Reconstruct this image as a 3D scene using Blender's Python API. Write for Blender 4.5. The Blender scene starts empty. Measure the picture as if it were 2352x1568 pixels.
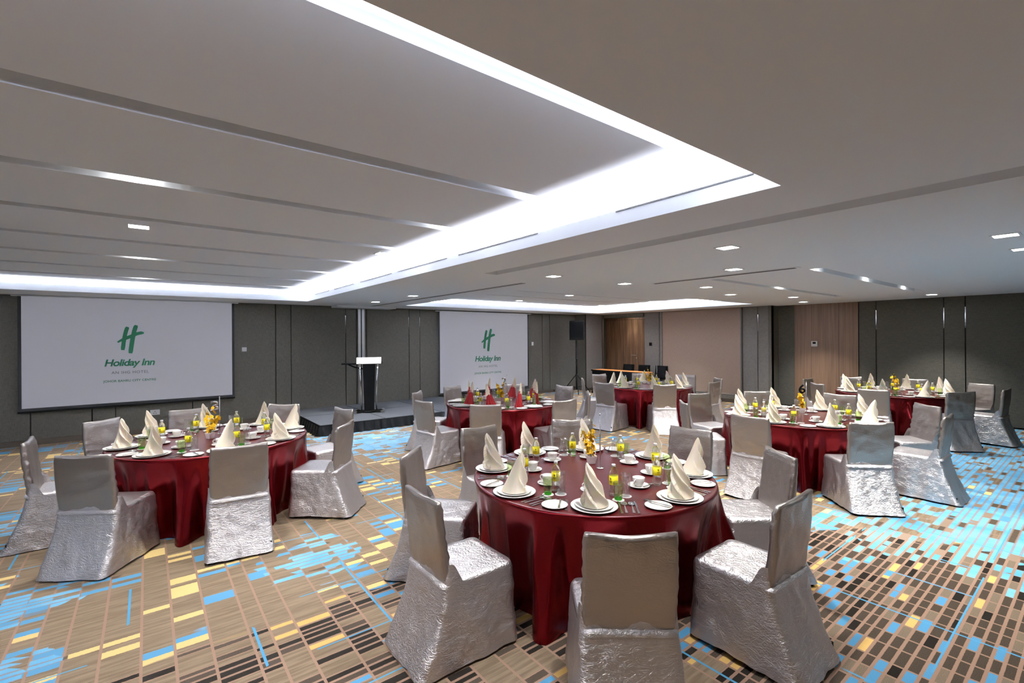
import bpy, math, random
from math import sin, cos, pi, radians, hypot, atan2, sqrt
from mathutils import Vector, Matrix, noise

random.seed(7)
C = bpy.data.collections.new('banquet_hall')
bpy.context.scene.collection.children.link(C)
SC = bpy.context.scene

# ------------------------------------------------------------------ materials
def srgb(r, g, b):
    f = lambda c: (c/255/12.92) if c/255 <= .04045 else ((c/255+.055)/1.055)**2.4
    return (f(r), f(g), f(b), 1)

def mat(name, col=(.5, .5, .5, 1), rough=.5, metal=0., **kw):
    m = bpy.data.materials.new(name); m.use_nodes = True
    b = m.node_tree.nodes['Principled BSDF']
    b.inputs['Base Color'].default_value = col
    b.inputs['Roughness'].default_value = rough
    b.inputs['Metallic'].default_value = metal
    for k, v in kw.items():
        b.inputs[k.replace('_', ' ')].default_value = v
    return m

class NT:
    """small helper for building node trees"""
    def __init__(s, m):
        s.t = m.node_tree; s.b = s.t.nodes['Principled BSDF']
    def n(s, typ, **kw):
        o = s.t.nodes.new(typ)
        for k, v in kw.items(): setattr(o, k, v)
        return o
    def l(s, a, b): s.t.links.new(a, b)
    def put(s, sock, v):
        if hasattr(v, 'is_output') or hasattr(v, 'links'): s.l(v, sock)
        else: sock.default_value = v
    def m(s, op, a, b=None, c=None, clamp=False):
        o = s.n('ShaderNodeMath', operation=op, use_clamp=clamp)
        s.put(o.inputs[0], a)
        if b is not None: s.put(o.inputs[1], b)
        if c is not None: s.put(o.inputs[2], c)
        return o.outputs[0]
    def mix(s, fac, a, b):
        o = s.n('ShaderNodeMix', data_type='RGBA')
        s.put(o.inputs['Factor'], fac); s.put(o.inputs[6], a); s.put(o.inputs[7], b)
        return o.outputs[2]
    def step(s, v, a, b):
        o = s.n('ShaderNodeMapRange', interpolation_type='SMOOTHSTEP')
        s.put(o.inputs[0], v); o.inputs[1].default_value = a; o.inputs[2].default_value = b
        return o.outputs[0]
    def coord(s, scale=(1, 1, 1), kind='Object', rot=(0, 0, 0)):
        c = s.n('ShaderNodeTexCoord'); mp = s.n('ShaderNodeMapping')
        mp.inputs['Scale'].default_value = scale; mp.inputs['Rotation'].default_value = rot
        s.l(c.outputs[kind], mp.inputs[0]); return mp.outputs[0]
    def noise(s, vec, scale, detail=3, rough=.5, dist=0., dim='3D'):
        o = s.n('ShaderNodeTexNoise', noise_dimensions=dim)
        if vec is not None: s.l(vec, o.inputs['Vector'])
        o.inputs['Scale'].default_value = scale; o.inputs['Detail'].default_value = detail
        o.inputs['Roughness'].default_value = rough; o.inputs['Distortion'].default_value = dist
        return o.outputs[0]
    def bump(s, h, strength, dist):
        o = s.n('ShaderNodeBump'); o.inputs['Strength'].default_value = strength; o.inputs['Distance'].default_value = dist
        s.put(o.inputs['Height'], h); s.l(o.outputs[0], s.b.inputs['Normal']); return o

M = {}
M['ceiling'] = mat('ceiling_paint', srgb(240, 244, 249), .9)
M['black'] = mat('black_plastic', srgb(9, 9, 9), .55, Specular_IOR_Level=.08)
M['black_matt'] = mat('matt_black', srgb(9, 9, 9), .9, Specular_IOR_Level=.04)
M['black_satin'] = mat('black_satin_skirting', srgb(8, 9, 9), .42, Specular_IOR_Level=.12)
M['steel'] = mat('polished_steel', srgb(205, 205, 205), .16, 1.)
M['alu'] = mat('brushed_aluminium', srgb(190, 190, 188), .32, 1.)
M['chrome'] = mat('chrome', srgb(215, 215, 215), .08, 1.)
M['china'] = mat('white_china', srgb(236, 234, 229), .12)
M['paper'] = mat('white_paper', srgb(235, 233, 230), .8)
M['white'] = mat('white_plastic', srgb(225, 225, 225), .4)
M['vase'] = mat('white_ceramic', srgb(232, 222, 220), .3)
M['petal'] = mat('yellow_petal', srgb(246, 196, 22), .6)
M['petal_b'] = mat('pale_petal', srgb(240, 222, 150), .6)
M['stem'] = mat('green_stem', srgb(74, 88, 40), .6)
M['label'] = mat('yellow_label', srgb(255, 238, 30), .5)
M['print'] = mat('black_print', srgb(40, 38, 10), .6)
M['screen_edge'] = mat('screen_black_border', srgb(6, 6, 7), .7)
M['green'] = mat('logo_green', srgb(28, 112, 78), .7)
M['greytext'] = mat('logo_grey', srgb(112, 112, 118), .7)
M['baseboard'] = mat('dark_baseboard', srgb(72, 62, 50), .5)
M['groove'] = mat('dark_groove', srgb(16, 16, 15), .8)

def thin_glass(name, tint, refl=1.5, solid=0., ior=1.33):
    """clear thin ware: light passes straight through, the surface mirrors by its angle; solid adds a share of true refraction"""
    m = bpy.data.materials.new(name); m.use_nodes = True; t = m.node_tree; t.nodes.clear()
    out = t.nodes.new('ShaderNodeOutputMaterial'); tr = t.nodes.new('ShaderNodeBsdfTransparent'); tr.inputs[0].default_value = tint
    gl = t.nodes.new('ShaderNodeBsdfGlossy'); gl.inputs['Roughness'].default_value = .03
    lw = t.nodes.new('ShaderNodeLayerWeight'); lw.inputs[0].default_value = .5
    pw = t.nodes.new('ShaderNodeMath'); pw.operation = 'POWER'; pw.inputs[1].default_value = 4; t.links.new(lw.outputs['Facing'], pw.inputs[0])
    fr = t.nodes.new('ShaderNodeMath'); fr.operation = 'MULTIPLY_ADD'; fr.inputs[1].default_value = .55; fr.inputs[2].default_value = .05*refl/1.5; t.links.new(pw.outputs[0], fr.inputs[0])
    mx = t.nodes.new('ShaderNodeMixShader'); t.links.new(fr.outputs[0], mx.inputs[0]); t.links.new(gl.outputs[0], mx.inputs[2])
    if solid:
        gs = t.nodes.new('ShaderNodeBsdfGlass'); gs.inputs['IOR'].default_value = ior; gs.inputs['Color'].default_value = tint; gs.inputs['Roughness'].default_value = .02
        m2 = t.nodes.new('ShaderNodeMixShader'); m2.inputs[0].default_value = solid
        t.links.new(tr.outputs[0], m2.inputs[1]); t.links.new(gs.outputs[0], m2.inputs[2]); t.links.new(m2.outputs[0], mx.inputs[1])
    else: t.links.new(tr.outputs[0], mx.inputs[1])
    t.links.new(mx.outputs[0], out.inputs[0]); return m
M['water'] = thin_glass('clear_water_bottle', (.97, .98, .98, 1), 1.6, .75)
M['glass'] = thin_glass('clear_glass', (.97, .97, .97, 1), 4.)
M['gglass'] = thin_glass('pale_green_glass', srgb(242, 248, 228), 2.2)
M['gbase'] = thin_glass('green_glass_base', srgb(150, 226, 116), 1.5, .5, 1.45)
M['desk'] = mat('orange_wood_veneer', srgb(196, 128, 70), .4)
M['stagecarpet'] = mat('grey_stage_carpet', srgb(92, 95, 100), .95)

m = M['lamp'] = mat('downlight_lens', (1, 1, 1, 1), .5)
nt = NT(m); nt.b.inputs['Emission Color'].default_value = (1, .98, .95, 1); nt.b.inputs['Emission Strength'].default_value = 22

# stage carpet speckle
nt = NT(M['stagecarpet']); v = nt.coord()
nt.l(nt.mix(nt.noise(v, 160, 2), srgb(44, 46, 50), srgb(92, 95, 100)), nt.b.inputs['Base Color'])

# woven wall fabric
def fabric(name, dark, light, sx=1, sy=1):
    m = mat(name, light, .9); nt = NT(m)
    a = nt.noise(nt.coord((170*sx, 170*sx, 14)), 1, 2, .5)
    b = nt.noise(nt.coord((14, 14, 170)), 1, 2, .5)
    s_ = nt.m('MULTIPLY', nt.m('ADD', a, b), .5)
    nt.l(nt.mix(nt.step(s_, .38, .62), dark, light), nt.b.inputs['Base Color'])
    nt.bump(s_, .25, .004)
    return m
M['wall'] = fabric('grey_wall_fabric', srgb(76, 74, 67), srgb(93, 90, 80))
M['panel'] = fabric('taupe_wall_fabric', srgb(100, 97, 91), srgb(116, 112, 105))
M['blind'] = fabric('tan_blind_fabric', srgb(142, 123, 108), srgb(152, 132, 117))

def wood(name, dark, light, scale=1.):
    m = mat(name, light, .45); nt = NT(m)
    n1 = nt.noise(nt.coord((34*scale, 34*scale, .7)), 1, 5, .6, .3)
    n2 = nt.noise(nt.coord((130*scale, 130*scale, 2.0)), 1, 3, .6)
    f = nt.m('ADD', nt.m('MULTIPLY', n1, .7), nt.m('MULTIPLY', n2, .3))
    nt.l(nt.mix(nt.step(f, .3, .7), dark, light), nt.b.inputs['Base Color'])
    return m
M['wood'] = wood('walnut_panel', srgb(104, 80, 60), srgb(136, 107, 83))
M['doorwood'] = wood('streaked_door_veneer', srgb(88, 62, 42), srgb(158, 122, 90), .55)

# crushed silver satin of the chair covers
def satin(name, base, strength, sc, rough=.36, metal=.78, fine=.25):
    m = mat(name, base, rough, metal); nt = NT(m)
    n1 = nt.noise(nt.coord((1, 1, 1.9)), 21*sc, 3, .55, 1.2)
    n2 = nt.noise(nt.coord((1., 1., 2.4)), 70*sc, 2, .5, .9)
    r1 = nt.m('SUBTRACT', 1, nt.m('MULTIPLY', nt.m('ABSOLUTE', nt.m('SUBTRACT', n1, .5)), 5.), clamp=True)      # creases
    r2 = nt.m('SUBTRACT', 1, nt.m('MULTIPLY', nt.m('ABSOLUTE', nt.m('SUBTRACT', n2, .5)), 4.), clamp=True)
    h = nt.m('ADD', nt.m('MULTIPLY', nt.m('POWER', r1, 2.), .6), nt.m('MULTIPLY', r2, fine))
    h = nt.m('ADD', h, nt.m('MULTIPLY', nt.noise(nt.coord(), 6, 2, .5), 1.6))
    nt.bump(h, strength, .0052)
    return m
M['satin'] = satin('crushed_satin_lit', srgb(212, 207, 207), .55, 1, .36, 1., .28)  # paler base paints in the strong light on seats and skirts
M['satin_back'] = satin('smooth_satin_shaded', srgb(178, 170, 163), .26, .9, .36, 1., .14)  # same cover fabric, base kept darker for the shaded backrests

# dark red satin cloth
m = M['red'] = mat('wine_red_satin', srgb(104, 4, 12), .26, .8, Specular_IOR_Level=.6)
nt = NT(m); nt.bump(nt.noise(nt.coord((1, 1, .3)), 30, 3, .6), .12, .01)
m = M['redtop'] = mat('wine_red_table_top', srgb(76, 8, 10), .36, .2)
nt = NT(m); nt.bump(nt.noise(nt.coord(), 12, 3, .6), .1, .01)
m = M['napkin'] = mat('cream_linen', srgb(252, 238, 217), .85, 0, Subsurface_Weight=.25, Subsurface_Scale=.02)
m.node_tree.nodes['Principled BSDF'].inputs['Subsurface Radius'].default_value = (1, .75, .4)
nt = NT(m); nt.bump(nt.noise(nt.coord(), 400, 2, .6), .15, .001)
M['napkin_red'] = mat('red_linen', srgb(150, 10, 18), .7)

# projection screen: lit white cloth carrying a dim projector image
m = M['screen'] = mat('projection_screen', srgb(176, 176, 182), .85)
nt = NT(m); nt.b.inputs['Emission Color'].default_value = (.86, .88, 1, 1); nt.b.inputs['Emission Strength'].default_value = .09

# tray ceiling paint same as ceiling
# ------------------------------------------------------------------ carpet
def make_carpet():
    m = mat('patterned_carpet', srgb(150, 122, 98), .95); nt = NT(m)
    geo = nt.n('ShaderNodeNewGeometry'); sep = nt.n('ShaderNodeSeparateXYZ'); nt.l(geo.outputs['Position'], sep.inputs[0])
    X, Y = sep.outputs[0], sep.outputs[1]
    def attr(n):
        a = nt.n('ShaderNodeAttribute', attribute_name=n); return a.outputs['Fac']
    blue, dark = attr('blue_zone'), attr('dark_zone')
    # ragged yarn edges
    wob = nt.noise(geo.outputs['Position'], 60, 2, .6)
    wobx = nt.m('MULTIPLY', nt.m('SUBTRACT', wob, .5), nt.m('SUBTRACT', .016, nt.m('MULTIPLY', dark, .012)))
    Yw = nt.m('ADD', Y, wobx)
    def vor(w, scale, rnd, feature):
        o = nt.n('ShaderNodeTexVoronoi', voronoi_dimensions='1D', feature=feature)
        nt.put(o.inputs['W'], w); o.inputs['Scale'].default_value = scale; o.inputs['Randomness'].default_value = rnd
        return o
    SX, SY = 6.4, 18.
    colid = vor(X, SX, .75, 'F1').outputs['W']; colE = vor(X, SX, .75, 'DISTANCE_TO_EDGE').outputs['Distance']
    rowid = vor(Yw, SY, .55, 'F1').outputs['W']; rowE = vor(Yw, SY, .55, 'DISTANCE_TO_EDGE').outputs['Distance']
    def white(a, b, k):
        cb = nt.n('ShaderNodeCombineXYZ'); nt.put(cb.inputs[0], a); nt.put(cb.inputs[1], b); cb.inputs[2].default_value = k
        w = nt.n('ShaderNodeTexWhiteNoise', noise_dimensions='3D'); nt.l(cb.outputs[0], w.inputs['Vector']); return w.outputs['Value']
    cid = nt.m('ROUND', nt.m('MULTIPLY', colid, 300)); rid = nt.m('ROUND', nt.m('MULTIPLY', rowid, 300))
    r1, r2, r3 = white(cid, rid, 1.3), white(cid, rid, 7.7), white(cid, rid, 3.1)
    # clumping of the bars
    cpos = nt.n('ShaderNodeCombineXYZ'); nt.l(colid, cpos.inputs[0]); nt.l(rowid, cpos.inputs[1])
    clump = nt.noise(cpos.outputs[0], 1.9, 2, .5)
    clump2 = nt.noise(cpos.outputs[0], 1.4, 1, .5, .6)
    right = nt.step(X, 2.3, 2.9)
    fine = nt.noise(geo.outputs['Position'], 330, 2, .7)
    streak_c = nt.n('ShaderNodeMapping'); streak_c.inputs['Scale'].default_value = (3, 42, 1); nt.l(geo.outputs['Position'], streak_c.inputs[0])
    streak = nt.noise(streak_c.outputs[0], 1, 3, .6)
    tan_line = srgb(150, 121, 102)
    brown = nt.mix(nt.step(streak, .3, .7), srgb(112, 95, 75), srgb(142, 123, 100))
    # light zone cells
    yel, blu = srgb(224, 194, 130), srgb(92, 150, 186)
    k = nt.m('ADD', r1, nt.m('MULTIPLY', nt.m('SUBTRACT', clump, .5), 2.2))
    lightcell = nt.mix(nt.step(k, .98, .985), brown, yel)
    lightcell = nt.mix(nt.step(nt.m('ADD', r2, nt.m('MULTIPLY', nt.m('SUBTRACT', clump2, .5), 2.4)), .98, .985), lightcell, blu)
    # dark zone cells
    dk = nt.mix(nt.step(fine, .35, .65), srgb(18, 15, 11), srgb(42, 35, 27))
    mid = nt.mix(nt.step(fine, .35, .65), srgb(54, 45, 36), srgb(84, 72, 59))
    plain = nt.mix(right, brown, nt.mix(nt.step(fine, .3, .7), srgb(104, 90, 73), srgb(134, 118, 99)))
    tdk = nt.m('ADD', .33, nt.m('MULTIPLY', right, -.20)); tmid = nt.m('ADD', .50, nt.m('MULTIPLY', right, .30))
    isdk = nt.m('LESS_THAN', r1, tdk); ismid = nt.m('LESS_THAN', r1, tmid)
    isy = nt.m('GREATER_THAN', r2, nt.m('ADD', .91, nt.m('MULTIPLY', right, .055)))
    isb = nt.m('GREATER_THAN', nt.m('ADD', r3, nt.m('MULTIPLY', blue, .35)), nt.m('ADD', .955, nt.m('MULTIPLY', right, -.075)))
    darkcell = nt.mix(isb, nt.mix(isy, nt.mix(isdk, nt.mix(ismid, plain, mid), dk), srgb(214, 174, 104)), srgb(84, 146, 184))
    special = nt.m('MAXIMUM', nt.m('MAXIMUM', nt.m('MAXIMUM', ismid, isy), isb), right)
    # blue zone cells
    bl = nt.mix(nt.step(nt.noise(geo.outputs['Position'], 3, 3, .6), .3, .7), srgb(88, 160, 202), srgb(124, 184, 214))
    bluecell = nt.mix(nt.step(r1, .93, .935), bl, srgb(86, 74, 60))
    bluecell = nt.mix(nt.step(r2, .95, .955), bluecell, srgb(142, 122, 104))
    cell = nt.mix(nt.step(dark, .45, .5), lightcell, darkcell)
    # each cell belongs to the blue field or not: sharp cell-wise border
    bsel = nt.step(nt.m('ADD', nt.m('SUBTRACT', blue, .5), nt.m('MULTIPLY', nt.m('SUBTRACT', r3, .5), 1.0)), .05, .06)
    cell = nt.mix(bsel, cell, bluecell)
    # tan grid lines
    cl = nt.m('SUBTRACT', 1, nt.step(colE, .042, .052))
    colvis = nt.m('SUBTRACT', 1, nt.m('MULTIPLY', bsel, .93))
    rl = nt.m('SUBTRACT', 1, nt.step(rowE, .14, .16))
    rowvis = nt.m('MAXIMUM', nt.m('MULTIPLY', nt.step(dark, .35, .5), special), nt.m('MULTIPLY', bsel, .7))
    line = nt.m('MAXIMUM', nt.m('MULTIPLY', cl, colvis), nt.m('MULTIPLY', rl, rowvis))
    col = nt.mix(line, cell, tan_line)
    # sparse thin blue lines
    bx = nt.m('SUBTRACT', 1, nt.step(vor(X, 1.6, .9, 'DISTANCE_TO_EDGE').outputs['Distance'], .010, .013))
    by = nt.m('SUBTRACT', 1, nt.step(vor(Y, 1.35, .9, 'DISTANCE_TO_EDGE').outputs['Distance'], .006, .008))
    gate1 = nt.step(nt.noise(geo.outputs['Position'], .9, 1, .5), .52, .525)
    gate2 = nt.step(nt.noise(geo.outputs['Position'], 1.15, 1, .5), .50, .505)
    bl2 = nt.m('MAXIMUM', nt.m('MULTIPLY', bx, gate1), nt.m('MULTIPLY', by, gate2))
    col = nt.mix(bl2, col, srgb(84, 152, 190))
    spk = nt.mix(nt.step(fine, .2, .8), (.72, .72, .72, 1), (1.12, 1.12, 1.12, 1))
    mul = nt.n('ShaderNodeMix', data_type='RGBA', blend_type='MULTIPLY'); mul.inputs['Factor'].default_value = 1
    nt.l(col, mul.inputs[6]); nt.l(spk, mul.inputs[7])
    nt.l(mul.outputs[2], nt.b.inputs['Base Color'])
    nt.b.inputs['Specular IOR Level'].default_value = .15
    nt.bump(fine, .3, .004)
    return m
M['carpet'] = make_carpet()

# ------------------------------------------------------------------ mesh building
class MB:
    def __init__(s): s.v = []; s.f = []; s.sm = []
    def add(s, vs, fs, smooth=False):
        o = len(s.v); s.v += [tuple(p) for p in vs]
        for f in fs: s.f.append([i+o for i in f]); s.sm.append(smooth)
        return s
    def box(s, x0, x1, y0, y1, z0, z1, rot=0, c=None):
        vs = [(x, y, z) for z in (z0, z1) for x, y in ((x0, y0), (x1, y0), (x1, y1), (x0, y1))]
        if rot:
            cx, cy = c or ((x0+x1)/2, (y0+y1)/2)
            vs = [(cx+(x-cx)*cos(rot)-(y-cy)*sin(rot), cy+(x-cx)*sin(rot)+(y-cy)*cos(rot), z) for x, y, z in vs]
        return s.add(vs, [(3, 2, 1, 0), (4, 5, 6, 7), (0, 1, 5, 4), (1, 2, 6, 5), (2, 3, 7, 6), (3, 0, 4, 7)])
    def lathe(s, prof, n=24, c=(0, 0, 0), smooth=True, closed=False):
        vs = []; fs = []
        for r, z in prof:
            for i in range(n):
                a = 2*pi*i/n; vs.append((c[0]+r*cos(a), c[1]+r*sin(a), c[2]+z))
        k = len(prof)
        for j in range(k-1 if not closed else k):
            j2 = (j+1) % k
            for i in range(n):
                i2 = (i+1) % n
                fs.append((j*n+i, j*n+i2, j2*n+i2, j2*n+i))
        if not closed:
            if prof[0][0] > 1e-6: fs.append(tuple(range(n-1, -1, -1)))
            if prof[-1][0] > 1e-6: fs.append(tuple((k-1)*n+i for i in range(n)))
        return s.add(vs, fs, smooth)
    def tube(s, pts, r, n=8, smooth=True, flat=1.):
        pts = [Vector(p) for p in pts]; vs = []; fs = []; up = None
        for i, p in enumerate(pts):
            t = (pts[min(i+1, len(pts)-1)]-pts[max(i-1, 0)]).normalized()
            if up is None:
                up = Vector((0, 0, 1)) if abs(t.z) < .9 else Vector((0, 1, 0))
            a = t.cross(up).normalized(); b = a.cross(t).normalized(); up = b
            rr = r[i] if isinstance(r, (list, tuple)) else r
            for k in range(n):
                q = 2*pi*k/n; vs.append(p+a*cos(q)*rr+b*sin(q)*rr*flat)
        for j in range(len(pts)-1):
            for k in range(n):
                k2 = (k+1) % n; fs.append((j*n+k, j*n+k2, (j+1)*n+k2, (j+1)*n+k))
        fs.append(tuple(range(n-1, -1, -1))); fs.append(tuple((len(pts)-1)*n+k for k in range(n)))
        return s.add(vs, fs, smooth)
    def prism(s, poly, lo, hi, axis='z'):
        n = len(poly); vs = []
        for h in (lo, hi):
            for a, b in poly:
                vs.append({'z': (a, b, h), 'y': (a, h, b), 'x': (h, a, b)}[axis])
        fs = [tuple(range(n-1, -1, -1)), tuple(range(n, 2*n))]+[(i, (i+1) % n, n+(i+1) % n, n+i) for i in range(n)]
        return s.add(vs, fs)
    def grid(s, P, closed_u=False, smooth=True):
        """P[j][i] rows of points"""
        nv, nu = len(P), len(P[0]); fs = []
        for j in range(nv-1):
            for i in range(nu if closed_u else nu-1):
                i2 = (i+1) % nu; fs.append((j*nu+i, j*nu+i2, (j+1)*nu+i2, (j+1)*nu+i))
        return s.add([p for row in P for p in row], fs, smooth)
    def build(s, name, m, parent=None, link=True):
        me = bpy.data.meshes.new(name); me.from_pydata(s.v, [], s.f); me.update()
        me.polygons.foreach_set('use_smooth', s.sm)
        ms = m if isinstance(m, list) else [m]
        for q in ms: me.materials.append(q)
        o = bpy.data.objects.new(name, me)
        if link: C.objects.link(o)
        if parent is not None: o.parent = parent
        return o

def recalc(o):
    import bmesh
    b = bmesh.new(); b.from_mesh(o.data); bmesh.ops.recalc_face_normals(b, faces=b.faces); b.to_mesh(o.data); b.free(); return o

def bevel(o, w=.004, seg=2):
    md = o.modifiers.new('bevel', 'BEVEL'); md.width = w; md.segments = seg; md.limit_method = 'ANGLE'; return o

def tag(o, label, cat, group=None, kind=None):
    o['label'] = label; o['category'] = cat
    if group: o['group'] = group
    if kind: o['kind'] = kind
    return o
def struct(o): o['kind'] = 'structure'; return o
def thing(name, label=None, cat=None, loc=(0, 0, 0), rz=0, group=None):
    o = bpy.data.objects.new(name, None); C.objects.link(o); o.empty_display_size = .05
    o.location = loc; o.rotation_euler = (0, 0, rz)
    if label: tag(o, label, cat, group)
    return o
KIDS = {}
def kids(o): return [c for c in C.objects if c.parent == o]
def tree(o): return (o, [tree(c) for c in kids(o)])
def dup(t, loc, rz, label, group=None, scale=None):
    def cp(t, par):
        c = t[0].copy(); C.objects.link(c)
        if par is not None: c.parent = par
        for k in t[1]: cp(k, c)
        return c
    r = cp(t, None); r.location = loc; r.rotation_euler = (0, 0, rz); r['label'] = label
    if scale: r.scale = scale
    if group: r['group'] = group
    elif 'group' in r: del r['group']
    return r
class Proto:
    """first use moves the prototype itself, later uses copy the thing and each of its parts"""
    def __init__(s, root): s.t = tree(root); s.used = False
    def put(s, loc, rz, label, group=None, scale=None):
        if not s.used:
            s.used = True; r = s.t[0]; r.location = loc; r.rotation_euler = (0, 0, rz); r['label'] = label
            if group: r['group'] = group
            if scale: r.scale = scale
            return r
        return dup(s.t, loc, rz, label, group, scale)

# ------------------------------------------------------------------ the room
FY, RX, TX = 11.6, 13.1, 12.7          # front wall, right wall, blind wall
LX, BY = -5.0, -3.4                    # left wall and wall behind
H = 2.6

# floor with the colour fields of its pattern
def carpet_zones(x, y):
    n = noise.noise((x*.8, y*.8, 0))*.5+noise.noise((x*2.3, y*2.3, 5))*.25
    def blob(cx, cy, rx, ry): return max(0., 1.25-hypot((x-cx)/rx, (y-cy)/ry))
    b = 0.
    for c in ((7.9, .2, 3.2, 1.7), (9.9, 1.0, 3.2, 1.5), (5.9, .9, 1.3, 1.0), (12.2, 1.3, 1.6, 1.8), (3.3, 8.1, 1.6, 1.05), (2.2, 7.9, 1.2, .6),
              (-1.6, 6.6, 1.2, .55), (-1.4, 5.2, .5, .35), (-.9, 4.6, .55, .32), (1.1, 4.1, .35, .4), (5.6, 4.6, .7, .5), (6.6, 7.9, 1.2, .8), (-.75, 3.6, .35, .3)):
        b = max(b, blob(*c))
    b = b+n*.5
    d = 1.35-(y-2.55)*1.15 if x < 2.5 else 1.9-hypot((x-2.5)*.42, max(0, y-1.0)*1.3)
    d = d+n*.55
    f = lambda t: max(0., min(1., t))
    return f(b), f((d-.35)*2.2)
def build_floor():
    st = .1; x0, x1, y0, y1 = LX, 13.5, BY, 11.7
    nx, ny = int((x1-x0)/st)+1, int((y1-y0)/st)+1
    P = [[(x0+(x1-x0)*i/nx, y0+(y1-y0)*j/ny, 0) for i in range(nx+1)] for j in range(ny+1)]
    o = struct(MB().grid(P, smooth=False).build('floor', M['carpet']))
    z = [carpet_zones(p[0], p[1]) for r in P for p in r]
    for k, nm in ((0, 'blue_zone'), (1, 'dark_zone')):
        a = o.data.attributes.new(nm, 'FLOAT', 'POINT'); a.data.foreach_set('value', [q[k] for q in z])
build_floor()

# ceiling: a field of rectangles, each at its own height; openings for trays, grooves and slots
def height_field(name, xs, ys, hfun, material, hidden=None):
    xs = sorted(set(round(v, 4) for v in xs)); ys = sorted(set(round(v, 4) for v in ys)); b = MB()
    hv = [[hfun((xs[i]+xs[i+1])/2, (ys[j]+ys[j+1])/2) for i in range(len(xs)-1)] for j in range(len(ys)-1)]
    for j in range(len(ys)-1):
        for i in range(len(xs)-1):
            h = hv[j][i]
            if h is not None:
                b.add([(xs[i], ys[j], h), (xs[i], ys[j+1], h), (xs[i+1], ys[j+1], h), (xs[i+1], ys[j], h)], [(0, 1, 2, 3)])
            if i+1 < len(xs)-1:
                h2 = hv[j][i+1]
                if h is not None and h2 is not None and h != h2:
                    x = xs[i+1]; b.add([(x, ys[j], h), (x, ys[j+1], h), (x, ys[j+1], h2), (x, ys[j], h2)], [(0, 1, 2, 3)])
            if j+1 < len(ys)-1:
                h2 = hv[j+1][i]
                if h is not None and h2 is not None and h != h2:
                    y = ys[j+1]; b.add([(xs[i], y, h), (xs[i+1], y, h), (xs[i+1], y, h2), (xs[i], y, h2)], [(0, 1, 2, 3)])
    return b.build(name, material)
T1 = (-4.2, 2.66, 1.09, 10.39); T2 = (4.9, 11.7, 5.47, 10.45)
SL = dict(groove=(3.28, 3.487, -2.6, 4.79, 2.69), s1=(6.25, 11.0, 2.105, 2.255, 2.68), s2=(6.25, 11.05, 3.355, 3.49, 2.68),
          track=(4.295, 4.345, 5.28, FY, 2.64))
def hmain(x, y):
    for t in (T1, T2):
        if t[0] < x < t[1] and t[2] < y < t[3]: return None
    for a in SL.values():
        if a[0] < x < a[1] and a[2] < y < a[3]: return a[4]
    return H
xs = [LX-.1, 13.5, T1[0], T1[1], T2[0], T2[1]]+[v for a in SL.values() for v in a[:2]]
ys = [BY-.1, 11.7, T1[2], T1[3], T2[2], T2[3]]+[v for a in SL.values() for v in a[2:4]]
struct(height_field('ceiling', xs, ys, hmain, M['ceiling']))
# coffers: lip, ledge, cavity for the light strip, raised inner ceiling with grooves
def coffer(name, t, grooves, cav=.26):
    x0, x1, y0, y1 = t; LZ, TZ = 2.71, 2.8
    b = MB()
    for (ax, ay, bx, by) in ((x0, y0, x1, y0), (x1, y0, x1, y1), (x1, y1, x0, y1), (x0, y1, x0, y0)):
        b.add([(ax, ay, H), (bx, by, H), (bx, by, LZ), (ax, ay, LZ)], [(0, 1, 2, 3)])
    X0, X1, Y0, Y1 = x0-cav, x1+cav, y0-cav, y1+cav
    LT = LZ-.05; e = .012; a0, a1, c0, c1 = x0-e, x1+e, y0-e, y1+e       # lip rim, then a trough for the strip
    ring = lambda p, q, r_, s_, z: [(p, r_, z), (q, r_, z), (q, s_, z), (p, s_, z)]
    b.add(ring(x0, x1, y0, y1, LZ)+ring(a0, a1, c0, c1, LZ)+ring(a0, a1, c0, c1, LT)+ring(X0, X1, Y0, Y1, LT),
          [(k*4+i, k*4+(i+1) % 4, k*4+4+(i+1) % 4, k*4+4+i) for k in range(3) for i in range(4)])
    LZ = LT
    for (ax, ay, bx, by) in ((X0, Y0, X1, Y0), (X1, Y0, X1, Y1), (X1, Y1, X0, Y1), (X0, Y1, X0, Y0)):
        b.add([(ax, ay, LZ), (bx, by, LZ), (bx, by, TZ), (ax, ay, TZ)], [(0, 1, 2, 3)])
    struct(b.build('ceiling_coffer_'+name, M['ceiling']))
    gx0, gx1 = X0+.01, X1-.01
    def h(x, y):
        for g0, g1 in grooves:
            if g0 < y < g1 and gx0 < x < gx1: return TZ+.09
        return TZ
    struct(height_field('ceiling_tray_'+name, [X0, X1, gx0, gx1], [Y0, Y1]+[v for g in grooves for v in g], h, M['ceiling']))
coffer('near', T1, [(1.24, 1.463)]+[(2.5+1.172*k, 2.635+1.172*k) for k in range(0, 7)])
coffer('far', T2, [(6.6+1.1*k, 6.66+1.1*k) for k in range(3)])
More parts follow.
